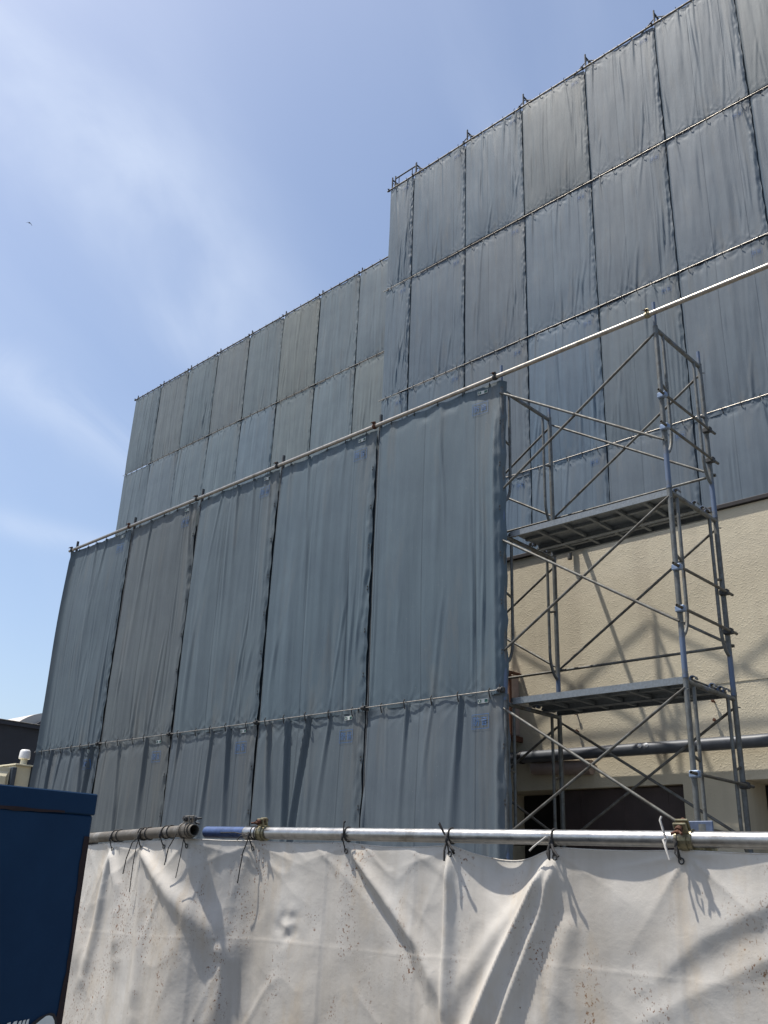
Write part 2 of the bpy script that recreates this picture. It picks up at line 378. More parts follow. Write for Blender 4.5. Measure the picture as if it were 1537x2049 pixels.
# ------------------------------------------------------------------ a hung noise sheet
def make_sheet(name, x0, ztop, Wd, H, y, seed, col, label, group, nx=60, nz=80, amp=1.0, eyes=5, marks=2, wrap_r=False, flap_l=False, tuck=.085, drape=1.0, drop=1.0):
    rng = random.Random(seed)
    step = Wd/eyes
    us = np.linspace(0, 1, nx+1); vs = np.linspace(0, 1, nz+1)
    # denser rows near the tied edges
    vs = vs + .06*np.sin(2*PI*vs)*-1/(2*PI)*2
    X, Z = np.meshgrid(us*Wd, vs*H)
    folds = []
    for i in range(rng.randint(9, 14)):
        folds.append((rng.uniform(.04, 1.0)*Wd, rng.gauss(0, .09), rng.uniform(.012, .040), rng.uniform(.004, .011)*rng.choice((1, 1, -1)), rng.uniform(-.7, .75)*H, rng.uniform(.5, 1.5)*H))
    for i in range(rng.randint(2, 4)):       # gathered beside the right hem
        folds.append((Wd-rng.uniform(.06, .34), rng.gauss(-.05, .05), rng.uniform(.012, .022), rng.uniform(.006, .012), rng.uniform(-.4, .4)*H, rng.uniform(.6, 1.3)*H))
    for i in range(rng.randint(2, 4)):       # slanting pulls running up from the lower ties
        folds.append((rng.uniform(.25, 1.0)*Wd, -rng.uniform(.25, .6), rng.uniform(.016, .034), rng.uniform(.006, .012), rng.uniform(.45, .7)*H, 1.2*H))
    ex = [(j+.5)*step for j in range(eyes)]
    ph = [(rng.uniform(0, 6), rng.uniform(9, 15), rng.uniform(.15, 1.45), rng.uniform(0, 6), rng.uniform(9, 15), rng.uniform(.3, 1.5)) for _ in ex]
    sag = [rng.uniform(.3, 1.4) for _ in range(eyes+1)]
    billow = rng.uniform(.02, .06)
    def disp(x, z):
        d = -billow*np.sin(PI*np.clip(x/Wd, 0, 1))*np.sin(PI*np.clip(z/H, 0, 1))**.6
        d = d + (.016 if H > 3.38 or H == 3.3 else .008)*amp*vnoise(x/.7+3, z/1.3, seed) + .006*amp*vnoise(x/.13, z/1.3, seed+1) + .0020*amp*vnoise(x/.045, z/.5, seed+2)
        for (u, lean, w, a, z0, zl) in folds:
            c = u+lean*(z/H-.5)+.02*np.sin(z*1.7+u*9)
            e = sstep(z0, z0+.5, z)*(1-sstep(z0+zl-.6, z0+zl, z))*(.6+.4*np.sin(z*2.1+u*5))
            t = (x-c)/w
            d = d - amp*a*e*(np.exp(-t*t)-.55*np.exp(-(t-1.7)**2)-.3*np.exp(-(t+2.1)**2))
        k = np.clip(((x/step)).astype(int), 0, eyes-1)
        s2 = np.sin(PI*((x/step)-.5))**2
        kk = np.clip(np.round(x/step).astype(int), 0, eyes); sg = np.array(sag)[kk]
        d = d - drape*s2*sg*(np.exp(-z/.07)*.016 - .010*np.exp(-((z-.11)/.06)**2))
        d = d - .005*drape*s2*np.exp(-(H-z)/.10)
        for xe, (p1, m1, a1, p2, m2, a2) in zip(ex, ph):
            for zz, p, m, a in ((z, p1, m1, a1), (H-z, p2, m2, a2)):
                dx = x-xe; r = np.sqrt(dx*dx+zz*zz)+1e-4
                th = np.arctan2(dx, zz+.01)
                d = d + a*amp*.010*(np.abs(np.sin(th*m*.5+p))**.7-.6)*np.exp(-r/.17)*(1-np.exp(-r/.03))
            # one fold dropping from the eyelet
            t = (x-xe-.30*(p1/6-.55)*z)/(.014+(.012+.004*p2)*z)
            d = d - drop*amp*.013*a1*a1*(np.exp(-t*t)-.45*np.exp(-(t-1.8)**2))*np.exp(-z/(.20+.45*a2*a1*drop))
        d = d + tuck*(1-sstep(.28, .345, x))
        d = d + .006*amp*vnoise(x/.03, z/.09, seed+5)*sstep(Wd-.14, Wd-.03, x)
        if wrap_r: d = d + .07*sstep(Wd-.045, Wd+.008, x)**1.3 - .030*np.exp(-((x-Wd+.10)/.035)**2)*sstep(.15, .8, z)
        else: d = d + .012*sstep(Wd-.05, Wd, x)
        if flap_l: d = d - .07*(1-sstep(-.02, .07, x))
        return d
    D = disp(X, Z)
    ye = np.abs(np.sin(PI*Z/.45))
    Xs = X - (.016*ye+.008*vnoise(Z/.7, Z*0+2, seed+7))*sstep(Wd-.12, Wd, X)
    if flap_l: Xs = Xs - (.07*np.sin(PI*np.clip(Z/H, 0, 1))**.5)*(1-sstep(0, .12, X))
    Zs = Z + .022*(np.sin(PI*(X/step-.5))**2)*np.array(sag)[np.clip(np.round(X/step).astype(int), 0, eyes)]*np.exp(-Z/.09)
    root_loc = (x0, y, ztop)
    V = np.stack([Xs, D, -Zs], -1).reshape(-1, 3)
    idx = np.arange((nx+1)*(nz+1)).reshape(nz+1, nx+1)
    F = np.stack([idx[:-1, :-1], idx[1:, :-1], idx[1:, 1:], idx[:-1, 1:]], -1).reshape(-1, 4)
    me = grid_mesh(name, V, F); me.materials.append(MT['sheet'])
    uvl = me.uv_layers.new(name='UVMap'); uvv = np.stack([X/Wd, 1-Z/H], -1).reshape(-1, 2)
    li = np.zeros(len(me.loops), int); me.loops.foreach_get('vertex_index', li)
    uvl.data.foreach_set('uv', uvv[li].ravel())
    o = bpy.data.objects.new(name, me); COL.objects.link(o); o.location = root_loc; o.color = (*[min(1, v*g) for v, g in zip(col, (.53, .61, .65))], 1)
    tag(o, label, 'sheet', group)
    def on(x, z, off=.004): return (x0+x, y+float(disp(np.array([x]), np.array([z]))[0])-off, ztop-z)
    def strip(mb, xa, za, xb, zb, mi=0, n=10, off=.006):
        """thin patch laid on the cloth, xa..xb by za..zb"""
        nxx = max(2, int((xb-xa)/.02)); nzz = max(1, int((zb-za)/.02))
        vs_ = [on(xa+(xb-xa)*i/nxx, za+(zb-za)*j/nzz, off) for j in range(nzz+1) for i in range(nxx+1)]
        fs_ = [(j*(nxx+1)+i, (j+1)*(nxx+1)+i, (j+1)*(nxx+1)+i+1, j*(nxx+1)+i+1) for j in range(nzz) for i in range(nxx)]
        mb.add(vs_, fs_, mi)
    if marks >= 1:
        mb = MB(); mx = Wd-.36 if not wrap_r else Wd-.40; mz = .20; w, h = .205, .14
        e = .005 if marks == 2 else .004
        for (a, b_, c_, d_) in ((mx, mz, mx+w, mz+e), (mx, mz+h-e, mx+w, mz+h), (mx, mz+e, mx+e, mz+h-e), (mx+w-e, mz+e, mx+w, mz+h-e)): strip(mb, a, b_, c_, d_, off=.007)
        for ci, ch in enumerate('防音'):
            gv, gf = GLYPH[ch]
            if len(gv): mb.add([on(mx+.022+ci*.088+px*.073, mz+h-.03-py*.085, .008) for px, py in gv], gf)
        mb.build('printed_mark', MT['mark'], o, loc=on(mx, mz))
    if marks == 2:
        mb = MB(); tx = Wd-.30 if not wrap_r else Wd-.33; tz = .055
        strip(mb, tx, tz, tx+.125, tz+.042, 0, off=.008)
        strip(mb, tx+.008, tz+.008, tx+.042, tz+.034, 1, off=.011); strip(mb, tx+.018, tz+.015, tx+.032, tz+.027, 0, off=.013)
        strip(mb, tx+.082, tz+.007, tx+.119, tz+.035, 1, off=.011)
        mb.build('label_tag', [MT['white'], MT['green']], o, loc=on(tx, tz))
    return o, on, ex

SH_G = 'grey soundproof sheets hung on the scaffolds'
ORD = ['first', 'second', 'third', 'fourth', 'fifth', 'sixth', 'seventh', 'eighth']
sp = 1.829
BLUEG = (.150, .185, .215); GREY = (.185, .19, .20); BROWN = (.215, .200, .180); STEELB = (.150, .195, .240)

# ---------- front scaffold nets: five bays, two rows, z 6.86 .. 3.40 .. 0
RAILZ = 6.83
frontcol = [[(.125, .142, .155), (.135, .137, .137), (.128, .146, .158), (.125, .150, .168), (.125, .150, .168)],
            [(.118, .125, .135), (.135, .132, .130), (.128, .133, .142), (.130, .140, .150), (.135, .145, .158)]]
frontcol = [[tuple(a*g for a, g in zip(c, g_)) for c in r] for r, g_ in zip(frontcol, ((1.20, 1.215, 1.235), (1.16, 1.18, 1.195)))]
for r in range(2):
    for c in range(5):
        k = -6+c
        last = c == 4; Wd = sp+.275+(.065 if last else 0)-(.33 if c == 0 else 0)
        lab = 'dark grey sheet in the %s row of the near screen, %s from the left' % (['upper', 'lower'][r], ORD[c])
        o, on, ex = make_sheet('noise_sheet', k*sp-.30+(.33 if c == 0 else 0), [RAILZ-.03, 3.405][r], Wd, [3.425, 3.3][r], -.038, 100+r*10+c, frontcol[r][c], lab, SH_G, 150, 200, 1.0, 6, 2, wrap_r=last, flap_l=(c == 0), tuck=0 if c == 0 else .085, drape=.75, drop=[1.2, 2.9][r])
        # cords that tie the sheet to the pipe, with their eyelets
        for xe in ex:
            mb = MB(); p = Vector(on(xe, .02, .0))
            if r == 0: mb.tube([p+Vector((0, -.006, -.02)), p+Vector((.004, -.012, .0)), p+Vector((0, .0, .035))], .005, 6)
            else: mb.tube([p+Vector((.002, -.008, -.045)), p+Vector((0, -.018, -.01)), p+Vector((.002, -.03, .03)), p+Vector((0, -.012, .055))], .0065, 6)
            mb.build('tie_cord', MT['cord'], o, loc=p)
        for j in range(1, 7):
            z = .5*j
            mb = MB()
            for dz in (0, .035):
                p = Vector(on(Wd-.035, z+dz, .003)); mb.ring(p, (0.3, 1, 0), .007, .003, 10, 5)
            mb.build('eyelet', MT['cord'], o, loc=p)

# ---------- far-back screens
rngc = random.Random(77)
def screen(x_edges, ztops, H, y, cols, seed, where, nx, nz, marks, group, lab):
    for r, zt in enumerate(ztops):
        for c in range(len(x_edges)-1):
            Wd = x_edges[c+1]-x_edges[c]+.29-(.33 if c == 0 else 0)
            o, on, ex = make_sheet('noise_sheet', x_edges[c]-.30+(.33 if c == 0 else 0), zt, Wd, H, y, seed+r*20+c, cols[r][c], lab(r, c), group, nx, nz, 1.25, max(2, round(Wd/.36)), marks, tuck=0 if c == 0 else .065, drape=.6)
            for xe in ex:
                if xe < .2 and c: continue
                mb = MB(); p = Vector(on(xe, .02, .0)); q = rngc.uniform(-.02, .03)
                mb.tube([p+Vector((.003, -.012, -.06)), p+Vector((0, -.022, -.01)), p+Vector((.002, -.05, .03)), p+Vector((q, -.045, .05+abs(q)))], .0075, 5)
                mb.build('tie_cord', MT['cord'], o, loc=p)
T4 = ['top', 'second', 'third', 'lowest']
bigx = [-11.36, -10.44, -8.61, -6.785, -4.955, -3.13, -1.30, .53]
bc = [[(.205, .225, .245), BLUEG, BLUEG, BROWN, GREY, (.20, .205, .215), BROWN],
      [(.20, .225, .245), (.155, .18, .205), GREY, (.165, .195, .225), GREY, (.195, .20, .215), (.165, .18, .20)],
      [(.18, .21, .23), (.155, .185, .21), (.20, .20, .205), STEELB, (.185, .19, .19), GREY, GREY],
      [(.19, .20, .21), STEELB, (.165, .20, .235), (.165, .19, .215), (.19, .19, .195), GREY, (.195, .195, .2)]]
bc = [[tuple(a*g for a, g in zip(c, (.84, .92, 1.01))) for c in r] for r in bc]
def calm(T):
    m = [sum(c[i] for r in T for c in r)/sum(len(r) for r in T) for i in range(3)]
    return [[tuple(.62*v+.38*w for v, w in zip(c, m)) for c in r] for r in T]
bcl = bc; bc = calm(bc)
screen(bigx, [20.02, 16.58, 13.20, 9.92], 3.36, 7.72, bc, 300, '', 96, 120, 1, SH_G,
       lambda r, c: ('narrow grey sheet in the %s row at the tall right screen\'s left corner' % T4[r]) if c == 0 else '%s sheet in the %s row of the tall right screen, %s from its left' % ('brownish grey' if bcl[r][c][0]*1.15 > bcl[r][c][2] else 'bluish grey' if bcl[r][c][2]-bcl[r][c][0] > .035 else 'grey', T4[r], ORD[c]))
farx = [-26.90+1.829*i for i in range(9)] + [-10.5]
fc = [[(.175, .19, .20), (.205, .195, .185), (.165, .18, .185), (.20, .19, .18), (.18, .19, .19), (.225, .205, .17), (.165, .185, .20), (.165, .185, .205), GREY],
      [(.17, .19, .21), (.18, .195, .215), (.18, .20, .215), (.18, .205, .22), (.165, .20, .235), (.20, .205, .195), (.175, .20, .215), (.205, .205, .19), GREY]]
farrow = 'upper', 'lower'
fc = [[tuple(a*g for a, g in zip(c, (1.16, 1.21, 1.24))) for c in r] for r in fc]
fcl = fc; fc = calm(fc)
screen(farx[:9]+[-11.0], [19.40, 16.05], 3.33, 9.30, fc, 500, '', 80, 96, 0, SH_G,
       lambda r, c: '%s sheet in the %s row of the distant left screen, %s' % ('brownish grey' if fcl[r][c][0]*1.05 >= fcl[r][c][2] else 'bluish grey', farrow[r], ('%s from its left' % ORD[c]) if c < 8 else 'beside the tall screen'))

# ------------------------------------------------------------------ couplers
def coupler(name, c, axis, parent, mats, R=.0245, scale=1.0, bolt=(0, -1, .3), blue=False):
    """strap round the pipe with two jaw tabs, bolt and nut"""
    c = Vector(c); ax = Vector(axis).normalized(); b = Vector(bolt); b = (b-ax*b.dot(ax)).normalized(); n = ax.cross(b)
    mb = MB(); w = .046*scale
    mb.band(c, ax, R, .006, w, 22)
    mb.band(c, ax, R+.006, .003, w*.45, 22)
    R3 = Matrix((ax, b, n)).transposed()
    for s_ in (-1, 1): mb.box(c+b*(R+.02)+n*s_*.011, (w*.8, .034, .007), R3, bev=.002)
    o = mb.build(name, mats[0], parent, loc=c)
    mb = MB(); p = c+b*(R+.024)
    mb.tube([p-n*.03, p+n*.045], .0055, 8)
    mb.tube([p+n*.018, p+n*.032], .0115, 6); mb.tube([p-n*.024, p-n*.015], .0115, 6)
    for s_ in (-1, 1): mb.tube([p+n*.036+ax*s_*.004, p+n*.050+ax*s_*.017], .0042, 6)
    mb.build('bolt', mats[1], o, loc=p)
    return o

# ------------------------------------------------------------------ front scaffold
TOPS = [6.72, 5.02, 3.32, 1.62]
DEP = .914
sc = thing('scaffold', 'near steel frame scaffold with one open bay and cross braces, carrying the near screen', 'scaffold', (-5.5, .45, 0))
def portal(x, ztop, y=0.0, parent=None, detail=True, H=1.70, mats='post'):
    fr = thing('portal_frame', '', '', (x, y, ztop-H)); del fr['label']; del fr['category']; attach(fr, parent)
    yb = y+DEP; zb = ztop-H
    for yy in (y, yb):
        mb = MB(); mb.tube([(x, yy, zb), (x, yy, ztop)], .0238, 12)
        mb.tube([(x, yy, zb+.0), (x, yy, zb+.035)], .0265, 12)           # sleeve at the joint
        for zp in (ztop-.10, ztop-1.235): mb.tube([(x, yy, zp), (x+.035, yy-.03 if yy == y else yy+.03, zp)], .006, 6)
        mb.build('post', MT[mats], fr, loc=(x, yy, zb))
    mb = MB(); mb.tube([(x, y+.0214, ztop-.03), (x, yb-.0214, ztop-.03)], .0214, 12)
    mb.build('top_bar', MT[mats], fr, loc=(x, y, ztop))
    for s_, yy in ((1, y), (-1, yb)):
        o_ = .135*s_; mb = MB()
        pts = [(x, yy+o_, ztop-.045), (x, yy+o_, ztop-1.08)]
        for i in range(1, 7):
            a = i/6*PI/2; pts.append((x, yy+o_*math.cos(a)*1.0+s_*.0, ztop-1.08-.26*math.sin(a)))
        mb.tube(pts, .0160, 10); mb.build('inner_tube', MT[mats], fr, loc=(x, yy+o_, ztop))
        mb = MB(); mb.tube([(x, yy+.02*s_, ztop-.62), (x, yy+o_, ztop-.655)], .0125, 8)
        mb.build('rung', MT['brace'], fr, loc=(x, yy, ztop-.62))
    return fr
def brace(xa, xb, zt, zb, y, parent, mat='brace'):
    fr = None
    for i, (p, q) in enumerate((((xa, y, zt), (xb, y, zb)), ((xa, y, zb), (xb, y, zt)))):
        mb = MB(); p = Vector(p)+Vector((0, .012*i, 0)); q = Vector(q)+Vector((0, .012*i, 0)); d = (q-p).normalized()
        mb.tube([p, p+d*.05, p+d*.10, q-d*.10, q-d*.05, q], [.010, .011, .0136, .0136, .011, .010], 8)
        if i == 1: mb.tube([(p+q)/2+Vector((0, -.03, 0)), (p+q)/2+Vector((0, .015, 0))], .009, 8)
        mb.build('cross_brace', MT[mat], parent, loc=(p+q)/2)
for k in (0, -1):
    for zt in TOPS: portal(k*sp, zt, 0, sc)
    for yy in (0, DEP):
        mb = MB(); mb.tube([(k*sp, yy, TOPS[0]), (k*sp, yy, TOPS[0]+.27 if yy == 0 else TOPS[0]+.15)], .0172, 10); mb.build('joint_pin', MT['post'], sc, loc=(k*sp, yy, TOPS[0]))
for k in range(-6, -1):
    for yy in (0, DEP):
        mb = MB(); mb.tube([(k*sp, yy, 0), (k*sp, yy, 7.0)], .0214, 10); mb.build('post', MT['dark' if yy == 0 else 'brace'], sc, loc=(k*sp, yy, 0))
    mb = MB(); mb.tube([(k*sp, 0, 6.69), (k*sp, DEP, 6.69)], .0214, 10); mb.build('top_bar', MT['brace'], sc, loc=(k*sp, 0, 6.69))
    mb = MB(); mb.tube([(k*sp, 0, 4.99), (k*sp, DEP, 4.99)], .0214, 10); mb.build('top_bar', MT['brace'], sc, loc=(k*sp, 0, 4.99))
for zt in TOPS:
    for b_ in range(-2, 0):
        if b_ == -1: brace(b_*sp, (b_+1)*sp, zt-.08, zt-1.225, -.03, sc)
        brace(b_*sp, (b_+1)*sp, zt-.08, zt-1.225, DEP+.03, sc)
for zt in TOPS[:3]:           # long horizontal bars on the far side
    mb = MB(); mb.tube([(-2*sp, DEP+.05, zt-1.24), (0.03, DEP+.05, zt-1.24)], .0136, 8); mb.build('ledger', MT['brace'], sc, loc=(-sp, DEP, zt-1.24))
# end guard tubes clamped across the last frame
for z in (5.95, 5.62, 4.27, 3.90, 2.55, 2.14):
    mb = MB(); mb.tube([(.045, -.14, z), (.045, DEP+.10, z)], .0136, 10, hollow=.25); g = mb.build('guard_tube', MT['brace'], sc, loc=(.045, 0, z))
    for yy in (0, DEP):
        mb = MB(); mb.box((.02, yy-.02, z), (.085, .055, .055), bev=.008); mb.tube([(.03, yy+.0, z), (.03, yy+.085, z+.004)], .006, 6); mb.band((0, yy, z), (0, 0, 1), .0214, .006, .045, 16)
        mb.build('clamp', MT['blueclamp' if yy == 0 else 'dark'], g, loc=(0, yy, z))
# top rail: scaffold pipes butted end to end
RJ = [-6*sp-.12, -3.4*sp, -.55*sp, 1.9*sp]
for i in range(3):
    za = RAILZ+.0*i; mb = MB(); yr = -.066
    mb.tube([(RJ[i], yr, za), (RJ[i+1]-.002, yr, za)], .0243, 16, hollow=.15); mb.build('top_rail', MT['rail'], sc, loc=(RJ[i], yr, za))
for k in range(-6, 1):
    coupler('coupler', (k*sp-.035, -.066, RAILZ), (1, 0, 0), sc, (MT['clamp'] if k == 0 else MT['rust' if k in (-2, -5) else 'dark'], MT['rust']), bolt=(0, -.45, 1))
# mid rail along the tied seam
mb = MB(); mb.tube([(-6*sp-.1, -.075, 3.41), (-sp-.01, -.072, 3.41)], .0055, 8); mb.build('tie_rail', MT['rail'], sc, loc=(-6*sp, -.085, 3.41))
for k in range(-6, 0):
    mb = MB(); mb.band((k*sp, -.085, 3.41), (1, 0, 0), .012, .006, .05, 14); mb.box((k*sp, -.06, 3.41), (.06, .05, .05), bev=.006); mb.tube([(k*sp+.0, -.09, 3.37), (k*sp, -.09, 3.46)], .006, 6)
    mb.build('clamp', MT['dark'], sc, loc=(k*sp, -.085, 3.41))
# tie to the building at the parapet
mb = MB(); mb.tube([(-1.885, DEP-.05, 5.35), (-1.885, 1.60, 5.35)], .0243, 12); mb.tube([(-1.885, 1.52, 5.35), (-1.885, 1.598, 5.35)], .034, 12); mb.build('wall_tie', MT['brace'], sc, loc=(-2.13, DEP, 5.5))

# walkway boards hooked on the frames
def walkway(z, y0, w, label, light):
    root = thing('walkway_board', label, 'scaffold board', (-.5*sp, y0+w/2, z), 'scaffold walkway boards')
    xa, xb = -sp+.03, -.03; L = xb-xa; xm = (xa+xb)/2
    mb = MB(); mb.box((xm, y0+w/2, z), (L, w, .006)); mb.build('deck', MT['board'], root, loc=(xm, y0+w/2, z))
    for yy in (y0, y0+w):
        mb = MB(); s_ = 1 if yy == y0 else -1
        mb.box((xm, yy, z-.024), (L, .004, .060)); mb.box((xm, yy+s_*.014, z-.052), (L-.004, .024, .003))
        mb.build('side_channel', MT['board'], root, loc=(xm, yy, z-.02))
    for i in range(1, 6):
        xx = xa+L*i/6; mb = MB(); mb.box((xx, y0+w/2, z-.028), (.032, w-.012, .035), bev=.002); mb.build('cross_rib', MT['board'], root, loc=(xx, y0+w/2, z-.028))
    mb = MB(); mb.box((xm, y0+w/2, z-.018), (L-.05, .04, .024)); mb.build('centre_rib', MT['board'], root, loc=(xm, y0+w/2, z-.018))
    for xx, s_ in ((xa, -1), (xb, 1)):
        for yy in (y0+.07, y0+w-.07):
            mb = MB(); mb.band((xx+s_*.03, yy, z-.012), (0, 1, 0), .0225, .008, .05, 12, PI*.0-PI/2-.25, PI/2+.25); mb.box((xx+s_*.002, yy, z-.012), (.03, .048, .03), bev=.004)
            mb.build('hook', MT['post'], root, loc=(xx, yy, z))
walkway(5.045, .075, .50, 'wide steel walkway board in the upper open bay, on the viewer side', 1)
walkway(5.045, .595, .24, 'narrow steel walkway board in the upper open bay, on the wall side', 1)
walkway(3.345, .075, .50, 'wide steel walkway board in the lower open bay, on the viewer side', 1)
walkway(3.345, .595, .24, 'narrow steel walkway board in the lower open bay, on the wall side', 1)

# ------------------------------------------------------------------ scaffolds behind the big screens
def back_scaffold(label, xs, y, zrail, tip, frames, ties, seed, foot):
    root = thing('scaffold', label, 'scaffold', (xs[0], y+.45, 0)); yp = y+.05
    for i, x in enumerate(xs):
        mb = MB(); mb.tube([(x, yp, foot), (x, yp, zrail+tip)], .0214, 8); mb.build('post', MT['dark'], root, loc=(x, yp, foot))
        if frames:
            mb = MB(); mb.tube([(x, yp+DEP, foot), (x, yp+DEP, zrail+tip)], .0214, 8); mb.build('post', MT['dark'], root, loc=(x, yp+DEP, foot))
            mb = MB(); mb.tube([(x, yp, zrail+tip-.08), (x, yp+DEP, zrail+tip-.08)], .0214, 8)
            for yy in (.15, DEP-.15): mb.tube([(x, yp+yy, zrail+tip-.1), (x, yp+yy, zrail-.5)], .0136, 6)
            mb.build('top_bar', MT['dark'], root, loc=(x, yp, zrail+tip))
            if i: brace(xs[i-1], x, zrail+tip-.18, zrail+tip-1.35, yp+DEP, root, 'dark'); brace(xs[i-1], x, zrail+tip-.18, zrail+tip-1.35, yp+.03, root, 'dark')
        coupler('coupler', (x-.04, y-.03, zrail), (1, 0, 0), root, (MT['dark'], MT['rust']), bolt=(0, -.5, 1))
    n = max(1, round((xs[-1]-xs[0])/5.5)); e = [xs[0]-.1+(xs[-1]-xs[0]+.3)*i/n for i in range(n+1)]
    for i in range(n):
        mb = MB(); mb.tube([(e[i], y-.03, zrail), (e[i+1]-.004, y-.03, zrail)], .0243, 12); mb.build('top_rail', MT['pipe_old'], root, loc=(e[i], y, zrail))
    rng = random.Random(seed)
    for z in ties:
        mb = MB(); mb.tube([(xs[0]-.08, y-.042, z), (xs[-1]+.1, y-.042, z)], .0095, 8); mb.build('tie_rail', MT['rail'], root, loc=(xs[0], y, z))
        mb = MB()
    return root
back_scaffold('tall scaffold behind the right screen with portal frame tops standing above its top rail', bigx, 7.75, 20.06, .50, True, [16.61, 13.23, 9.94], 1, 5.4)
back_scaffold('distant scaffold behind the left screen with short bare post tips above its rail', farx[:9]+[-11.0], 9.33, 19.44, .22, False, [16.08], 2, 0)
# end frame of the tall scaffold, seen side on above the narrow sheet
rt = bpy.data.objects['scaffold.001']
mb = MB()
mb.tube([(bigx[0]+.06, 7.86, 20.0), (bigx[0]+.06, 7.86, 20.62)], .0214, 8); mb.tube([(bigx[1]-.07, 7.86, 20.0), (bigx[1]-.07, 7.86, 20.62)], .0214, 8)
mb.tube([(bigx[0]+.06, 7.86, 20.53), (bigx[1]-.07, 7.86, 20.53)], .0214, 8)
for xx in (bigx[0]+.20, bigx[1]-.21): mb.tube([(xx, 7.86, 19.9), (xx, 7.86, 20.52)], .0136, 6)
mb.tube([(bigx[0]+.06, 7.86, 20.40), (bigx[0]+.2, 7.86, 20.12)], .0125, 6)
mb.build('portal_frame', MT['dark'], rt, loc=(bigx[0], 7.86, 20))

# ------------------------------------------------------------------ buildings
ZR = 5.43; WY = 1.6
bld = thing('building', 'beige roughcast low building behind the open scaffold bay, dark openings at its foot', 'building', (-12, 5, 0))
def quadwall(mb, x0, x1, z0, z1, holes, y, depth, mi=0):
    """wall face at y with rectangular holes (x0,x1,z0,z1) and reveals going back by depth"""
    xs = sorted({x0, x1, *[h[0] for h in holes], *[h[1] for h in holes]}); zs = sorted({z0, z1, *[h[2] for h in holes], *[h[3] for h in holes]})
    for i in range(len(xs)-1):
        for j in range(len(zs)-1):
            cx, cz = (xs[i]+xs[i+1])/2, (zs[j]+zs[j+1])/2
            if any(h[0] < cx < h[1] and h[2] < cz < h[3] for h in holes): continue
            mb.add([(xs[i], y, zs[j]), (xs[i+1], y, zs[j]), (xs[i+1], y, zs[j+1]), (xs[i], y, zs[j+1])], [(0, 1, 2, 3)], mi)
    for h in holes:
        a, b, c, d = h
        mb.add([(a, y, c), (b, y, c), (b, y, d), (a, y, d), (a, y+depth, c), (b, y+depth, c), (b, y+depth, d), (a, y+depth, d)], [(0, 4, 7, 3), (1, 2, 6, 5), (3, 7, 6, 2), (0, 1, 5, 4)], mi)
holes = [(-3.1, -.89, .02, 2.67), (-.275, 1.7, .02, 2.68)]
mb = MB(); quadwall(mb, -13.4, 6, 0, ZR-.05, holes, WY, .5)
mb.add([(-13.4, WY, ZR-.05), (6, WY, ZR-.05), (6, WY+.25, ZR-.05), (-13.4, WY+.25, ZR-.05)], [(0, 1, 2, 3)])
mb.add([(6, WY, 0), (6, 9, 0), (6, 9, ZR-.05), (6, WY, ZR-.05)], [(0, 1, 2, 3)])
mb.add([(-13.4, WY, 0), (-13.4, 9, 0), (-13.4, 9, ZR-.05), (-13.4, WY, ZR-.05)], [(3, 2, 1, 0)])
mb.build('wall', MT['stucco'], bld, loc=(-12, 2, 0))
mb = MB(); mb.box((-3.7, 5.4, ZR-.2), (19.3, 7.1, .1)); mb.build('roof', MT['grey'], bld, loc=(-11, 9, ZR))
mb = MB(); mb.box((-3.7, WY+.10, ZR-.022), (19.5, .27, .05), bev=.006); mb.build('coping', MT['coping'], bld, loc=(-11, 2.05, ZR))
mb = MB(); mb.add([(-3.09, 2.05, .03), (-2.34, 2.05, .03), (-2.34, 2.05, 2.66), (-3.09, 2.05, 2.66)], [(0, 1, 2, 3)]); mb.build('doorway', MT['black'], bld, loc=(-3, 2.45, 1))
mb = MB(); mb.add([(-.27, 2.05, .03), (1.69, 2.05, .03), (1.69, 2.05, 2.67), (-.27, 2.05, 2.67)], [(0, 1, 2, 3)]); mb.build('doorway', MT['black'], bld, loc=(.5, 2.45, 1))
mb = MB(); mb.box((-1.615, 1.70, 1.34), (1.44, .03, 2.64), bev=.004)
for xx in (-2.1, -1.6, -1.1): mb.box((xx, 1.684, 1.34), (.012, .006, 2.62))
mb.build('shutter', MT['brown'], bld, loc=(-1.86, 2.06, 1))
mb = MB(); mb.tube([(-2.59, 1.54, 2.90), (-1.86, 1.54, 2.87)], .075, 18); mb.box((-2.22, 1.57, 2.88), (.77, .055, .03)); mb.build('shutter_cover', MT['pink'], bld, loc=(-2.2, 1.54, 2.9))
mb = MB(); mb.box((-3.7, WY-.002, 3.60), (19, .008, .010)); mb.build('wall_joint', MT['stucco'], bld, loc=(-10, 2, 3.7))
for (ax, az) in ((-2.05, 3.445), (-2.041, 3.257), (-.492, 3.425), (-.495, 3.242)):
    mb = MB(); mb.tube([(ax, WY+.005, az), (ax, WY-.045, az+.006)], .009, 8); mb.tube([(ax, WY-.033, az+.005), (ax, WY-.043, az+.006)], .018, 6); mb.build('anchor_bolt', MT['rust'], bld, loc=(ax, WY, az))
mb = MB(); mb.tube([(-2.03, WY-.05, 5.21), (-2.03, WY-.05, 5.46)], .027, 12, hollow=.15); mb.build('drain_stub', MT['brace'], bld, loc=(-2.29, 1.955, 5.4))
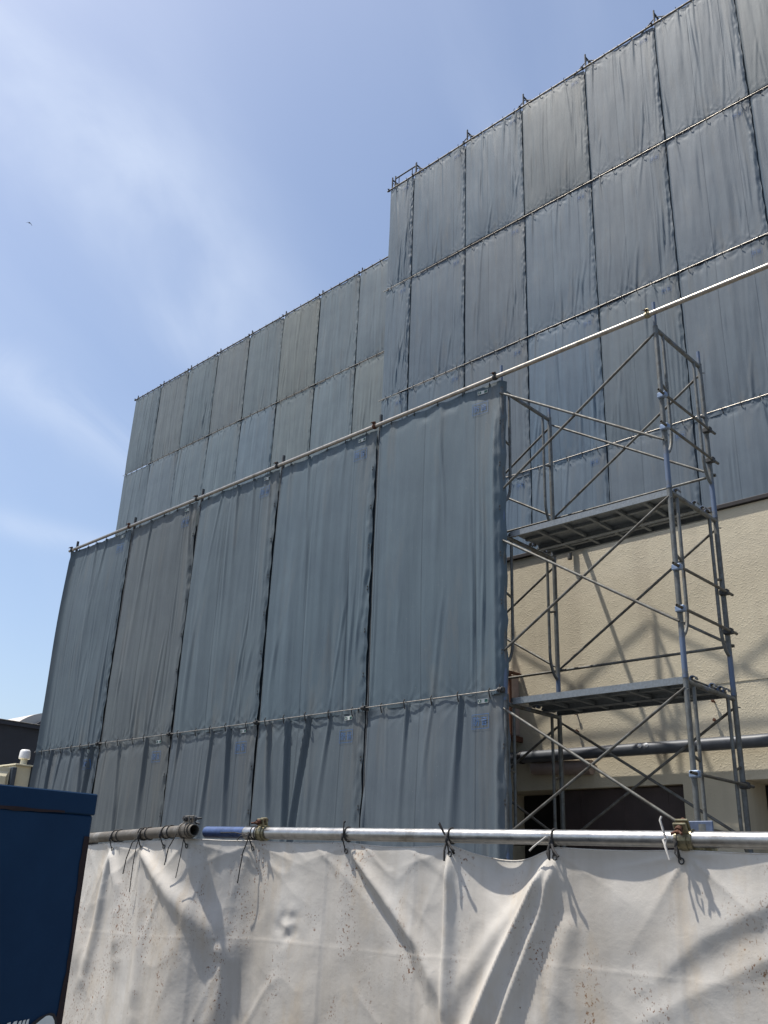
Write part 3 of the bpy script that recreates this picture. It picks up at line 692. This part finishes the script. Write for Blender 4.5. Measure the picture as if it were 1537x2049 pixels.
# pipe along the wall
wp = thing('wall_pipe', 'thick dark grey pipe running level along the beige wall, two painted white glints on it', 'pipe', (-3, 1.87, 3.1))
mb = MB(); mb.tube([(-9, 1.47, 3.03), (-1.9, 1.47, 3.01), (6, 1.47, 2.985)], .062, 18); mb.build('pipe', MT['wpipe'], wp, loc=(-3, 1.86, 3.1))
for x in (-1.225, -1.152): mb = MB(); mb.lathe((0, 0, 0), [(0, .014), (.012, .013), (.021, .006), (.023, 0)], 14); mb.v = [(x+v[0], 1.411-v[2], 3.032+v[1]) for v in mb.v]; mb.build('glint_disc', MT['vent_glint_white'], wp, loc=(x, 1.41, 3.03))  # small white discs standing in for bright glints on the pipe
for x in (-4.5, -2.7, .8): mb = MB(); mb.band((x, 1.47, 3.01), (1, 0, 0), .062, .006, .04, 20); mb.box((x, 1.566, 3.01), (.04, .06, .03)); mb.build('bracket', MT['coping'], wp, loc=(x, 1.86, 3.09))
# rusty framed board beside the near screen
bx = thing('meter_box', 'pale panel box with a rusty iron frame on the beige wall beside the near screen', 'box', (-3.1, 1.85, 3.3))
mb = MB(); mb.box((-3.02, 1.49, 3.60), (.44, .20, .68), bev=.01); mb.build('panel', MT['pink'], bx, loc=(-3.14, 1.86, 3.69))
mb = MB()
for (c_, d_) in (((-3.02, 1.38, 3.96), (.50, .03, .03)), ((-2.78, 1.38, 3.60), (.03, .03, .70)), ((-3.02, 1.38, 3.24), (.50, .03, .03)), ((-2.78, 1.49, 3.96), (.03, .20, .03)), ((-2.78, 1.49, 3.22), (.04, .20, .06))): mb.box(c_, d_, bev=.004)
mb.build('frame', MT['rust'], bx, loc=(-2.87, 1.8, 3.69))

mb = MB(); mb.box((-3.0, 12.5, 9.0), (16.9, 6.6, 18.9)); mb.box((-3.0, 12.5, 18.6), (17.2, 6.9, .3))
tag(mb.build('tower_block', MT['grey'], None, loc=(-3, 12.5, 0)), 'tall grey building wrapped by the right screen, barely seen through the gaps', 'building')
mb = MB(); mb.box((-19.2, 14.0, 8.95), (15.6, 7.0, 18.9)); mb.box((-19.2, 14.0, 18.55), (15.8, 7.2, .3))
tag(mb.build('rear_block', MT['grey'], None, loc=(-19.2, 14, 0)), 'long grey building wrapped by the distant left screen, barely seen through the gaps', 'building')

# ------------------------------------------------------------------ far left background
db = thing('dark_building', 'charcoal clad building far off at the left edge, thin rail along its roof', 'building', (-36, 9, 0))
mb = MB(); mb.box((-36.2, 6.0, 3.35), (10, 16, 6.7)); mb.build('wall', MT['wall_dark'], db, loc=(-36, 9, 0))
mb = MB(); mb.box((-36.2, 6.0, 6.76), (10.25, 16.2, .12)); mb.build('roof_edge', MT['wall_dark'], db, loc=(-36, 9, 6.7))
mb = MB(); mb.tube([(-31.15, -2, 6.86), (-31.15, 14.0, 6.86)], .03, 8)
for i in range(12): mb.tube([(-31.15, -2+i*1.4, 6.8), (-31.15, -2+i*1.4, 6.87)], .02, 6)
mb.build('roof_rail', MT['pipe_old'], db, loc=(-31.1, 6, 6.86))
dm = thing('vault_roof', 'pale beige arched roof rising behind the charcoal building', 'building', (-45, 15, 0))
def vault(mb, xc, yc, zc, R, x0, x1, n=24, mi=0):
    vs = []; fs = []
    for i in range(n+1):
        a = PI*i/n
        for x in (x0, x1): vs.append((x, yc-R*math.cos(a), zc+R*math.sin(a)*.75))
    for i in range(n): fs.append((2*i, 2*i+1, 2*i+3, 2*i+2))
    mb.add(vs, fs, mi, True)
    mb.add([vs[2*i+1] for i in range(n+1)], [tuple(range(n+1))], mi)
VY, VZ = 17.05, 7.62
mb = MB(); vault(mb, 0, VY, VZ-.12, 2.8, -52, -44.2); mb.build('arched_roof', MT['domem'], dm, loc=(-46, 16, 7))
mb = MB(); vault(mb, 0, VY+.25, VZ-.03, 2.3, -44.15, -43.9); mb.build('gable', MT['wall_dark'], dm, loc=(-44, 16, 7))
mb = MB(); mb.box((-48, VY, VZ/2), (7.9, 5.7, VZ)); mb.build('wall', MT['domem'], dm, loc=(-48, 17.2, 4))
for i, yv in enumerate((14.55, 14.8, 14.15)):
    mb = MB(); mb.tube([(-44.0, yv, 7.2), (-44.0, yv, 8.0+.25*(i == 2))], .05, 8); mb.build('flue', MT['coping'], dm, loc=(-44, yv, 8))

tk = thing('water_tank', 'cream bolted panel water tank at the left edge with a white mushroom vent', 'water tank', (-22.5, 4.6, 2.3))
# face at X = -21.4 looking along +X, plus face looking along -Y
for i, (ya, yb_, zt, bul) in enumerate(((3.85, 4.36, 4.18, 1), (4.50, 4.93, 4.26, 0), (5.03, 5.50, 4.33, 1), (5.56, 6.06, 4.33, 1))):
    mb = MB(); x = -21.4; ym = (ya+yb_)/2; w = yb_-ya; z0 = 2.4; h = zt-z0
    mb.box((x-.6, ym, z0+h/2), (1.2, w, h))
    if bul:
        a = .09; v0 = [(x+.001, ya+.03, z0+.04), (x+.001, yb_-.03, z0+.04), (x+.001, yb_-.03, zt-.10), (x+.001, ya+.03, zt-.10)]
        v1 = [(x+.11, ya+a, z0+.2), (x+.11, yb_-a, z0+.2), (x+.11, yb_-a-.05, zt-.24), (x+.11, ya+a+.05, zt-.24)]
        mb.add(v0+v1, [(4, 5, 6, 7), (0, 1, 5, 4), (1, 2, 6, 5), (2, 3, 7, 6), (3, 0, 4, 7)])
    mb.build('panel', MT['cream'], tk, loc=(x, ym, z0))
for ya, yb_, zt in ((4.37, 4.49, 4.20), (4.94, 5.02, 4.28), (5.51, 5.55, 4.33)):
    mb = MB(); mb.box((-21.9, (ya+yb_)/2, 3.25), (1.25, yb_-ya, 2*(zt-3.25)), bev=.01); mb.build('flange', MT['frame'], tk, loc=(-21.9, ya, 3.3))
mb = MB(); mb.box((-22.0, 4.72, 4.285), (1.4, .56, .04), bev=.006); mb.build('top_plate', MT['cream'], tk, loc=(-22, 4.7, 4.28))
mb = MB(); mb.lathe((-21.5, 4.74, 4.305), [(.115, 0), (.09, .02), (.085, .18), (.085, .19)], 20); vt = mb.build('vent_neck', MT['cream'], tk, loc=(-21.5, 4.74, 4.3))
mb = MB(); mb.lathe((-21.5, 4.74, 4.47), [(.0, .0), (.145, -.01), (.15, .02), (.14, .17), (.128, .21), (.10, .235), (.0, .24)], 24); mb.build('vent_cap', MT['vent_glint_white'], vt, loc=(-21.5, 4.74, 4.47))
mb = MB()
for yy in (3.9, 5.9):
    for xx in (-22.5, -21.5): mb.box((xx, yy, 1.19), (.12, .12, 2.38))
mb.box((-22, 4.95, 2.36), (1.4, 2.3, .07)); mb.build('stand', MT['frame'], tk, loc=(-22, 4.9, 0))

# ------------------------------------------------------------------ blue steel cabinet
bb = thing('steel_cabinet', 'dark blue painted steel cabinet with a rusty rim and corner, front left', 'cabinet', (.55, -6.6, 0))
FX = 1.066
mb = MB(); mb.box((FX-.55, -6.55, .90), (1.10, 1.534, 1.79), bev=.006); mb.build('body', MT['blue'], bb, loc=(.55, -6.6, 0))
mb = MB(); mb.box((FX-.5495, -6.55, 1.8215), (1.105, 1.540, .055), bev=.003); mb.build('rim', MT['blue'], bb, loc=(.55, -6.6, 1.8))
mb = MB()
rng = random.Random(5); nseg = 60; top = []; bot = []
for i in range(nseg+1):
    yy = -7.25+1.38*i/nseg; top.append((FX+.0035, yy, 1.800-.002*rng.random())); bot.append((FX+.0035, yy, 1.7945-(.004+.010*rng.random()+.004*math.sin(i*.7))*min(1, (nseg-i)/14)))
mb.add(top+bot, [(i, i+1, nseg+2+i, nseg+1+i) for i in range(nseg)]); mb.build('rust_line', MT['stain'], bb, loc=(FX, -6.6, 1.78))
mb = MB(); a_ = []; b_ = []
for i in range(81):
    z = .02+1.72*i/80; a_.append((FX+.0025, -5.787, z)); b_.append((FX+.0025, -5.787-.011-.005*rng.random()-.004*math.sin(i*.35), z))
mb.add(a_+b_, [(i, i+1, 82+i, 81+i) for i in range(80)]); mb.build('rust_edge', MT['stain'], bb, loc=(FX, -5.79, .9))
# painted emblem near the lower right of the door
def face_poly(name, pts, off, mat, par=bb): mb = MB(); mb.add([(FX+off, y_, z_) for y_, z_ in pts], [tuple(range(len(pts)))]); return mb.build(name, mat, par, loc=(FX+off, pts[0][0], pts[0][1]))
E1 = [(-5.862, 1.302), (-5.846, 1.313), (-5.834, 1.3205), (-5.826, 1.3215), (-5.817, 1.3185), (-5.810, 1.309), (-5.806, 1.296), (-5.803, 1.25), (-5.806, 1.18), (-5.83, 1.15), (-5.92, 1.15), (-5.93, 1.25)]
def grow(P, d):
    cy = sum(p[0] for p in P)/len(P); cz = sum(p[1] for p in P)/len(P); return [(y_+d*(1 if y_ > cy else -1), z_+d*(1 if z_ > cz else -.2)) for y_, z_ in P]
face_poly('emblem', E1, .0045, MT['emblem']); face_poly('emblem_outline', grow(E1, .0055), .0035, MT['outline'])
for i, (yy, w, h) in enumerate(((-5.985, .040, 0), (-5.941, .014, .004), (-5.925, .014, .006), (-5.906, .006, .006), (-5.896, .006, .007), (-5.886, .005, .008))):
    P = [(yy, 1.2), (yy+w, 1.2), (yy+w+.004, 1.309+h), (yy+w*.7, 1.307+h), (yy+w*.4, 1.302+h*.6), (yy, 1.303)]
    face_poly('lettering', P, .004, MT['emblem'])

# ------------------------------------------------------------------ near fence: pipes, posts, couplers
fe = thing('pipe_fence', 'near steel pipe handrail in two lengths clamped to posts, above the white tarpaulin', 'fence', (1, -4.45, 0))
P2a, P2b = Vector((-.17, -4.508, 1.840)), Vector((3.9, -4.236, 1.788))
P1a, P1b = Vector((-.046, -4.662, 1.838)), Vector((-1.95, -4.435, 1.802))
d2 = (P2b-P2a).normalized(); d1 = (P1b-P1a).normalized()
mb = MB(); mb.tube([P2a, P2a+d2*.26], .0244, 24, hollow=.12); mb.build('pipe_sleeve', plain('worn_blue_paint', (.05, .085, .19), .45, .2, .25, 40), fe, loc=P2a)
mb = MB(); mb.tube([P2a+d2*.261]+[P2a.lerp(P2b, t) for t in (.2, .4, .6, .8, 1)], .0243, 28, hollow=.12); mb.build('rail_pipe', MT['pipe'], fe, loc=P2a)
mb = MB(); mb.tube([P1a.lerp(P1b, t) for t in (0, .25, .5, .75, 1)], .0243, 28, hollow=.12); mb.build('rail_pipe', MT['pipe_old'], fe, loc=P1a)
for (px, py, zt, mt) in ((.062, -4.44, 1.868, 'brace'), (2.09, -4.30, 1.858, 'post'), (-1.2, -4.47, 1.85, 'brace')):
    mb = MB(); mb.tube([(px, py, 0), (px, py, zt)], .0243, 20, hollow=.12); mb.build('post', MT[mt], fe, loc=(px, py, 0))
mb = MB(); mb.box((2.085, -4.318, 1.842), (.078, .006, .05), bev=.002); mb.build('blue_plate', plain('dull_blue_paint', (.075, .10, .16), .5, .2, .25, 40), fe, loc=(2.08, -4.32, 1.84))
coupler('coupler', P1a+d1*.045, d1, fe, (MT['pipe_old'], MT['dark']), bolt=(0, -.1, 1), scale=1.1)
coupler('coupler', P1a+d1*.09, d1, fe, (MT['pipe_old'], MT['dark']), bolt=(0, .3, 1), scale=.7)
coupler('coupler', P2a+d2*.372, d2, fe, (MT['clamp'], MT['rust']), bolt=(0, -.25, 1), scale=1.0)
coupler('coupler', (2.052, -4.358, 1.811), d2, fe, (MT['clamp'], MT['rust']), bolt=(0, -.55, .8), scale=1.15)
# coupler bodies reaching back to the posts
for c_, px, py in [(Vector((2.052, -4.358, 1.811)), 2.09, -4.30)]:
    mb = MB(); mb.box(((c_.x+px)/2, (c_.y+py)/2, c_.z-.012), (.06, .06, .045), bev=.006); mb.band((px, py, c_.z-.014), (0, 0, 1), .0245, .006, .05, 18); mb.build('coupler_body', MT['clamp'], fe, loc=c_)

# ------------------------------------------------------------------ white tarpaulin
def tarp_y(x):
    y2 = -4.508+.0668*(x+.17); y1 = -4.662+(x+.046)*(-.1192)
    t = sstep(-.22, .22, x); return y1*(1-t)+y2*t
def rail_z(x): return np.where(x < 0, 1.838+(x+.046)*.0189, 1.840-(x+.17)*.01278)
EYE = [-1.493, -.82, -.513, -.124, .16, .685, 1.185, 1.606, 2.052, 2.55, 3.05]
def seg_ridge(x, z, P, w, a, w2=None, sharp=1.0, skew=0.0):
    """ridge along polyline P [(x,z)..] of half-width w (growing to w2), height a towards the viewer"""
    best = np.full(x.shape, 9.0); tt = np.zeros(x.shape); L = sum(math.dist(P[i], P[i+1]) for i in range(len(P)-1)); acc = 0
    for i in range(len(P)-1):
        ax_, az_ = P[i]; bx_, bz_ = P[i+1]; dx, dz = bx_-ax_, bz_-az_; l2 = dx*dx+dz*dz; l = math.sqrt(l2)
        t = np.clip(((x-ax_)*dx+(z-az_)*dz)/l2, 0, 1)
        sd = ((x-ax_)*dz-(z-az_)*dx)/l
        d = np.hypot(x-ax_-t*dx, z-az_-t*dz); d = np.where(sd < 0, -d, d)
        m = np.abs(d) < np.abs(best); best = np.where(m, d, best); tt = np.where(m, (acc+t*l)/L, tt); acc += l
    w_ = w+(w2-w if w2 else 0)*tt
    q = best/w_
    q = np.where(q > 0, q*(1+skew), q*(1-skew))
    return -a*np.exp(-np.abs(q)**(2*sharp))*sstep(-.02, .12, tt)*(1-.5*sstep(.85, 1.0, tt))
def crinkle(x, h):
    """sharp little creases: ridged noise in two slants"""
    r = 0
    for k, (a, sc_, am) in enumerate(((.6, .16, .0042), (-.9, .13, .0036), (.15, .07, .0016), (2.2, .10, .0026))):
        u = (x*math.cos(a)+h*math.sin(a))/sc_; v = (-x*math.sin(a)+h*math.cos(a))/(sc_*2.6)
        m = np.clip(vnoise(x/.4+k*7, h/.4, 60+k)+.15, 0, 1)
        r = r-am*m*(np.maximum(0, 1-np.abs(vnoise(u, v, 40+k))*3.2)**1.5)
    return r
def tarp_disp(x, h):
    """h = depth below the pipe axis; returns displacement along Y (negative = towards the viewer)"""
    z = 1.83-h
    d = .007*vnoise(x/.45, h/.5, 11)+.0025*vnoise(x/.17+h*.8, h/.23, 12)+.0012*vnoise(x/.07, h/.08, 13)+crinkle(x, h)
    # pleats radiating from the eyelets
    for i, e in enumerate(EYE):
        dx = x-e; zz = h-.055; r = np.hypot(dx, zz)+1e-4; th = np.arctan2(dx, zz+.01)
        d = d+(.009+.004*math.sin(i*7.1))*(np.abs(np.sin(th*(3.2+1.0*math.sin(i*3.3))+i*1.9))**.6-.7)*np.exp(-r/.22)*(1-np.exp(-r/.05))
    sag = .060*np.sin(PI*np.clip((x-1.185)/.421, 0, 1))**2*np.exp(-(np.maximum(h-.05, 0)/.16)**2)
    d = d+sag
    d = d+.012*np.sin(PI*np.clip((x-1.606)/.446, 0, 1))**2*np.exp(-((h-.09)/.07)**2)
    R = seg_ridge
    d = d+R(x, z, [(.705, 1.775), (.885, 1.616), (1.05, 1.46), (1.17, 1.28)], .022, .020, .045, sharp=.7)
    d = d-R(x, z, [(.690, 1.76), (.83, 1.60), (.98, 1.45), (1.08, 1.28)], .018, .012, .035, sharp=.7)
    d = d+R(x, z, [(1.178, 1.79), (1.176, 1.55), (1.18, 1.25), (1.19, 1.0)], .012, .030, .026, skew=.35)
    d = d+R(x, z, [(1.590, 1.775), (1.475, 1.577), (1.335, 1.314), (1.20, 1.05)], .020, .046, .042, sharp=.65, skew=.3)
    d = d+R(x, z, [(1.615, 1.775), (1.548, 1.577), (1.425, 1.314), (1.31, 1.05)], .012, .022, .026, sharp=.65, skew=.1)
    d = d+R(x, z, [(1.54, 1.71), (1.38, 1.53), (1.22, 1.33)], .022, .012, .04)
    d = d+R(x, z, [(1.66, 1.60), (1.60, 1.42), (1.53, 1.2)], .03, .010, .05)
    d = d+R(x, z, [(2.42, 1.72), (2.25, 1.645), (2.08, 1.56), (1.92, 1.43)], .05, .011, .05, sharp=.75, skew=-.2)
    d = d-R(x, z, [(2.40, 1.65), (2.22, 1.58), (2.08, 1.50), (1.97, 1.40)], .035, .003, .04)
    d = d+R(x, z, [(2.45, 1.60), (2.22, 1.50), (2.02, 1.40), (1.80, 1.28)], .03, .008, .05, sharp=.75)
    d = d+R(x, z, [(-.52, 1.77), (-.35, 1.66), (-.10, 1.52), (.10, 1.40)], .020, .026, .07)
    d = d+R(x, z, [(-.515, 1.77), (-.47, 1.60), (-.42, 1.35), (-.40, 1.1)], .02, .022, .06)
    d = d+R(x, z, [(-.83, 1.77), (-.72, 1.6), (-.64, 1.3)], .02, .020, .05)
    d = d+R(x, z, [(-.83, 1.77), (-.88, 1.5), (-.95, 1.2)], .02, .022, .05)
    d = d+R(x, z, [(-1.49, 1.77), (-1.2, 1.5), (-1.0, 1.2)], .03, .02, .08)
    d = d+R(x, z, [(.05, 1.40), (.10, 1.33), (.08, 1.2), (.05, 1.05)], .03, .016, .05)
    rr = np.hypot(x-.389, (z-1.48)*1.2); d = d-.004*np.exp(-(rr/.016)**2)+.0035*np.exp(-((rr-.045)/.022)**2)
    d = d+.0010*np.cos(np.arctan2(z-1.48, x-.389)*5+rr*40)*np.exp(-((rr-.06)/.05)**2)
    # fold creases left from packing
    cz = 1.395+.018*(x+.9)+.004*np.sin(x*5); q = (z-cz)/.006; cm = .35+.5*(vnoise(x/.35, z*0, 31)+.4); d = d-.5*cm*(.0018*np.exp(-q*q)-.0025*np.tanh((z-cz)/.02)*np.exp(-((z-cz)/.09)**2))
    for vx in (-.05, .087, .575, 1.02, 1.537, 2.01): q = (x-vx-.02*(z-1.5))/.006; d = d-.0016*np.exp(-q*q)+.002*np.tanh((x-vx)/.02)*np.exp(-((x-vx)/.08)**2)
    return d
def tarp_top(x):
    dz = np.zeros_like(x)
    for a, b in zip(EYE[:-1], EYE[1:]):
        dep = .045 if abs(a-1.185) < .01 else (.012 if abs(a-.685) < .01 else .005)
        dz = dz+np.where((x >= a) & (x < b), dep*np.sin(PI*np.clip((x-a)/(b-a), 0, 1))**1.0, 0)
    return dz
def tarp_point(x, h, off=0.0):
    xa = np.array([float(x)]); ha = np.array([float(h)])
    return Vector((float(x), float((tarp_y(xa)-.004+tarp_disp(xa, ha))[0])-off, float(rail_z(xa)[0])-float(h)))
xs_ = np.linspace(-1.9, 3.85, 720); hs_ = np.concatenate([np.linspace(.032, .82, 150), np.linspace(.86, 1.76, 22)])
X, Hh = np.meshgrid(xs_, hs_)
top = tarp_top(X)*np.exp(-(Hh-.032)/.10); Hn = Hh+top
Y = tarp_y(X)-.004+tarp_disp(X, Hn)*sstep(.02, .10, Hn+.03)
V = np.stack([X, Y, rail_z(X)-Hn], -1).reshape(-1, 3)
idx = np.arange(X.size).reshape(X.shape)
F = np.stack([idx[:-1, :-1], idx[1:, :-1], idx[1:, 1:], idx[:-1, 1:]], -1).reshape(-1, 4)
me = grid_mesh('tarpaulin', V-np.array([1, -4.45, 0]), F); me.materials.append(MT['tarp'])
tp = bpy.data.objects.new('tarpaulin', me); COL.objects.link(tp); tp.location = (1, -4.45, 0)
so_ = tp.modifiers.new('thickness', 'SOLIDIFY'); so_.thickness = .0012; so_.offset = 1
tag(tp, 'dirty white tarpaulin with rust spots tied under the near pipe handrail', 'tarpaulin')
# hem welt along the top edge
mb = MB(); hx = np.linspace(-1.9, 3.85, 240)
hp = [Vector((float(x), float((tarp_y(np.array([x]))-.004+tarp_disp(np.array([x]), np.array([.032+float(tarp_top(np.array([x]))[0])]))*sstep(.02, .10, .062+tarp_top(np.array([x]))))[0]), float(rail_z(np.array([x]))[0])-.032-float(tarp_top(np.array([x]))[0]))) for x in hx]
mb.tube(hp, .0028, 6); mb.build('hem', MT['tarp'], tp, loc=hp[0])
def axis_at(x): return Vector((x, float(tarp_y(np.array([x]))[0]), float(rail_z(np.array([x]))[0])))
TIES = [(-1.493, 0), (-.82, 1), (-.513, 2), (-.30, 1), (-.124, 3), (.16, 4), (.685, 5), (1.185, 6), (1.606, 7), (2.035, 8), (2.55, 5), (3.05, 6)]
for x, kind in TIES:
    c = axis_at(x); ax_ = d1 if x < 0 else d2
    mb = MB(); mb.ring(c, ax_+Vector((.0, 0, .06)), .0275, .0026, 22, 6)
    if kind in (2, 3, 4): mb.ring(c+ax_*.02, ax_+Vector((.1, 0, -.12)), .0275, .0026, 22, 6)
    if kind in (2, 1): mb.tube([c+Vector((0, -.006, .0265)), c-ax_*.05+Vector((0, .004, .0265))], .0026, 6); mb.ring(c-ax_*.05, ax_+Vector((-.05, 0, -.08)), .0275, .0024, 22, 6)
    f = c+Vector((0, -.029, -.012))
    mb.tube([f+Vector((-.006, -.002, .012)), f+Vector((.004, -.007, 0)), f+Vector((-.002, -.004, -.012))], [.004, .006, .004], 8)
    e = tarp_point(x, .062, .004)
    mb.tube([f+Vector((0, -.003, -.005)), (f+e)/2+Vector((.004, -.008, 0)), e+Vector((0, -.004, .004))], .0028, 6)
    def tail(p, *offs, r=.0026): mb.tube([p]+[p+Vector(o) for o in offs], r, 6)
    if kind == 2: tail(f, (.03, -.012, .025), (.055, -.014, .03)); tail(f, (-.02, -.02, -.03), (-.05, -.022, -.10), (-.064, -.02, -.165)); tail(f, (.006, -.014, -.06), (.004, -.016, -.13), (.001, -.014, -.24), r=.0022)
    if kind == 3: tail(f, (.03, -.006, .032), (.055, -.004, .040)); tail(f, (-.03, -.012, .0), (-.07, -.02, -.06), (-.085, -.02, -.13)); tail(f+Vector((.01, 0, .0)), (.003, -.01, -.09), (-.012, -.012, -.18), r=.002)
    if kind == 4: tail(f, (-.045, -.01, -.002), (-.065, -.012, -.02)); tail(f, (-.014, -.016, -.07), (-.024, -.018, -.15), (-.032, -.016, -.19)); tail(f, (-.10, -.004, .012), (-.2, -.002, .012), r=.0022)
    if kind == 5: tail(f, (.014, -.012, .055)); mb.tube([f+Vector((.014, -.012, .055)), f+Vector((.02, -.012, .056))], .004, 6)
    if kind == 6: tail(f, (-.03, -.012, .05)); tail(f, (-.025, -.013, .055)); tail(f, (.03, -.014, -.03), (.045, -.016, -.04), (.045, -.014, -.05), (.02, -.012, -.02), r=.0042); tail(f, (.0, -.014, -.04), (0, -.014, -.075), r=.004)
    if kind == 7: tail(f, (.02, -.016, -.03), (.04, -.018, -.05), r=.0045); tail(f, (-.004, -.016, -.04), (.006, -.02, -.06), (.003, -.016, -.03), r=.0045)
    if kind == 8: tail(f, (0, -.012, -.03), (.012, -.016, -.045), (.008, -.014, -.01))
    cd = mb.build('tie_cord', MT['cord'], tp, loc=c)
    if kind == 7:
        mb = MB(); mb.tube([f+Vector((-.01, -.01, .012)), f+Vector((-.06, -.014, -.02)), f+Vector((-.075, -.014, -.032))], .003, 6); mb.build('loose_end', MT['cord_pale'], cd, loc=f)
    if kind == 8:
        mb = MB()
        for o_ in ((-.022, -.014, .075), (-.012, -.016, -.02), (-.002, -.02, -.05)): mb.tube([f+Vector((-.026, -.012, .01)), f+Vector((-.022, -.014, .02))+Vector(o_)*.6, f+Vector((-.01, -.004, .0))+Vector(o_)], .0035, 6)
        mb.build('loose_end', MT['cord_pale'], cd, loc=f)
    mb = MB(); mb.ring(e, (0.05, 1, .1), .0085, .0022, 16, 6); mb.build('eyelet', MT['dark'], tp, loc=e)

# ------------------------------------------------------------------ bird, ground
bd = Vector((-17.92, .49, 17.94)); mb = MB()
mb.tube([bd+Vector((-.10, 0, 0)), bd+Vector((-.05, 0, .01)), bd+Vector((.03, 0, .015)), bd+Vector((.09, 0, .02)), bd+Vector((.12, 0, .018))], [.012, .035, .042, .025, .008], 8)
mb.add([bd+Vector(v) for v in ((.04, .0, .02), (-.05, 0, .02), (-.02, .16, -.03), (.05, .14, -.02), (-.03, .30, -.13), (.0, .29, -.12), (-.02, -.16, -.03), (.05, -.14, -.02), (-.03, -.30, -.13), (.0, -.29, -.12))], [(0, 1, 2, 3), (3, 2, 4, 5), (1, 0, 7, 6), (6, 7, 9, 8)])
mb.v = [tuple(bd+(Vector(v)-bd)*.30) for v in mb.v]
tag(mb.build('bird', MT['bird'], None, loc=bd), 'tiny dark bird gliding in the sky at the left', 'bird')
mb = MB(); mb.add([(-900, -900, 0), (900, -900, 0), (900, 900, 0), (-900, 900, 0)], [(0, 1, 2, 3)]); struct(mb.build('ground', MT['ground']))
print('OBJECTS', len(bpy.data.objects), 'glyphs', {k: len(v[0]) for k, v in GLYPH.items()})
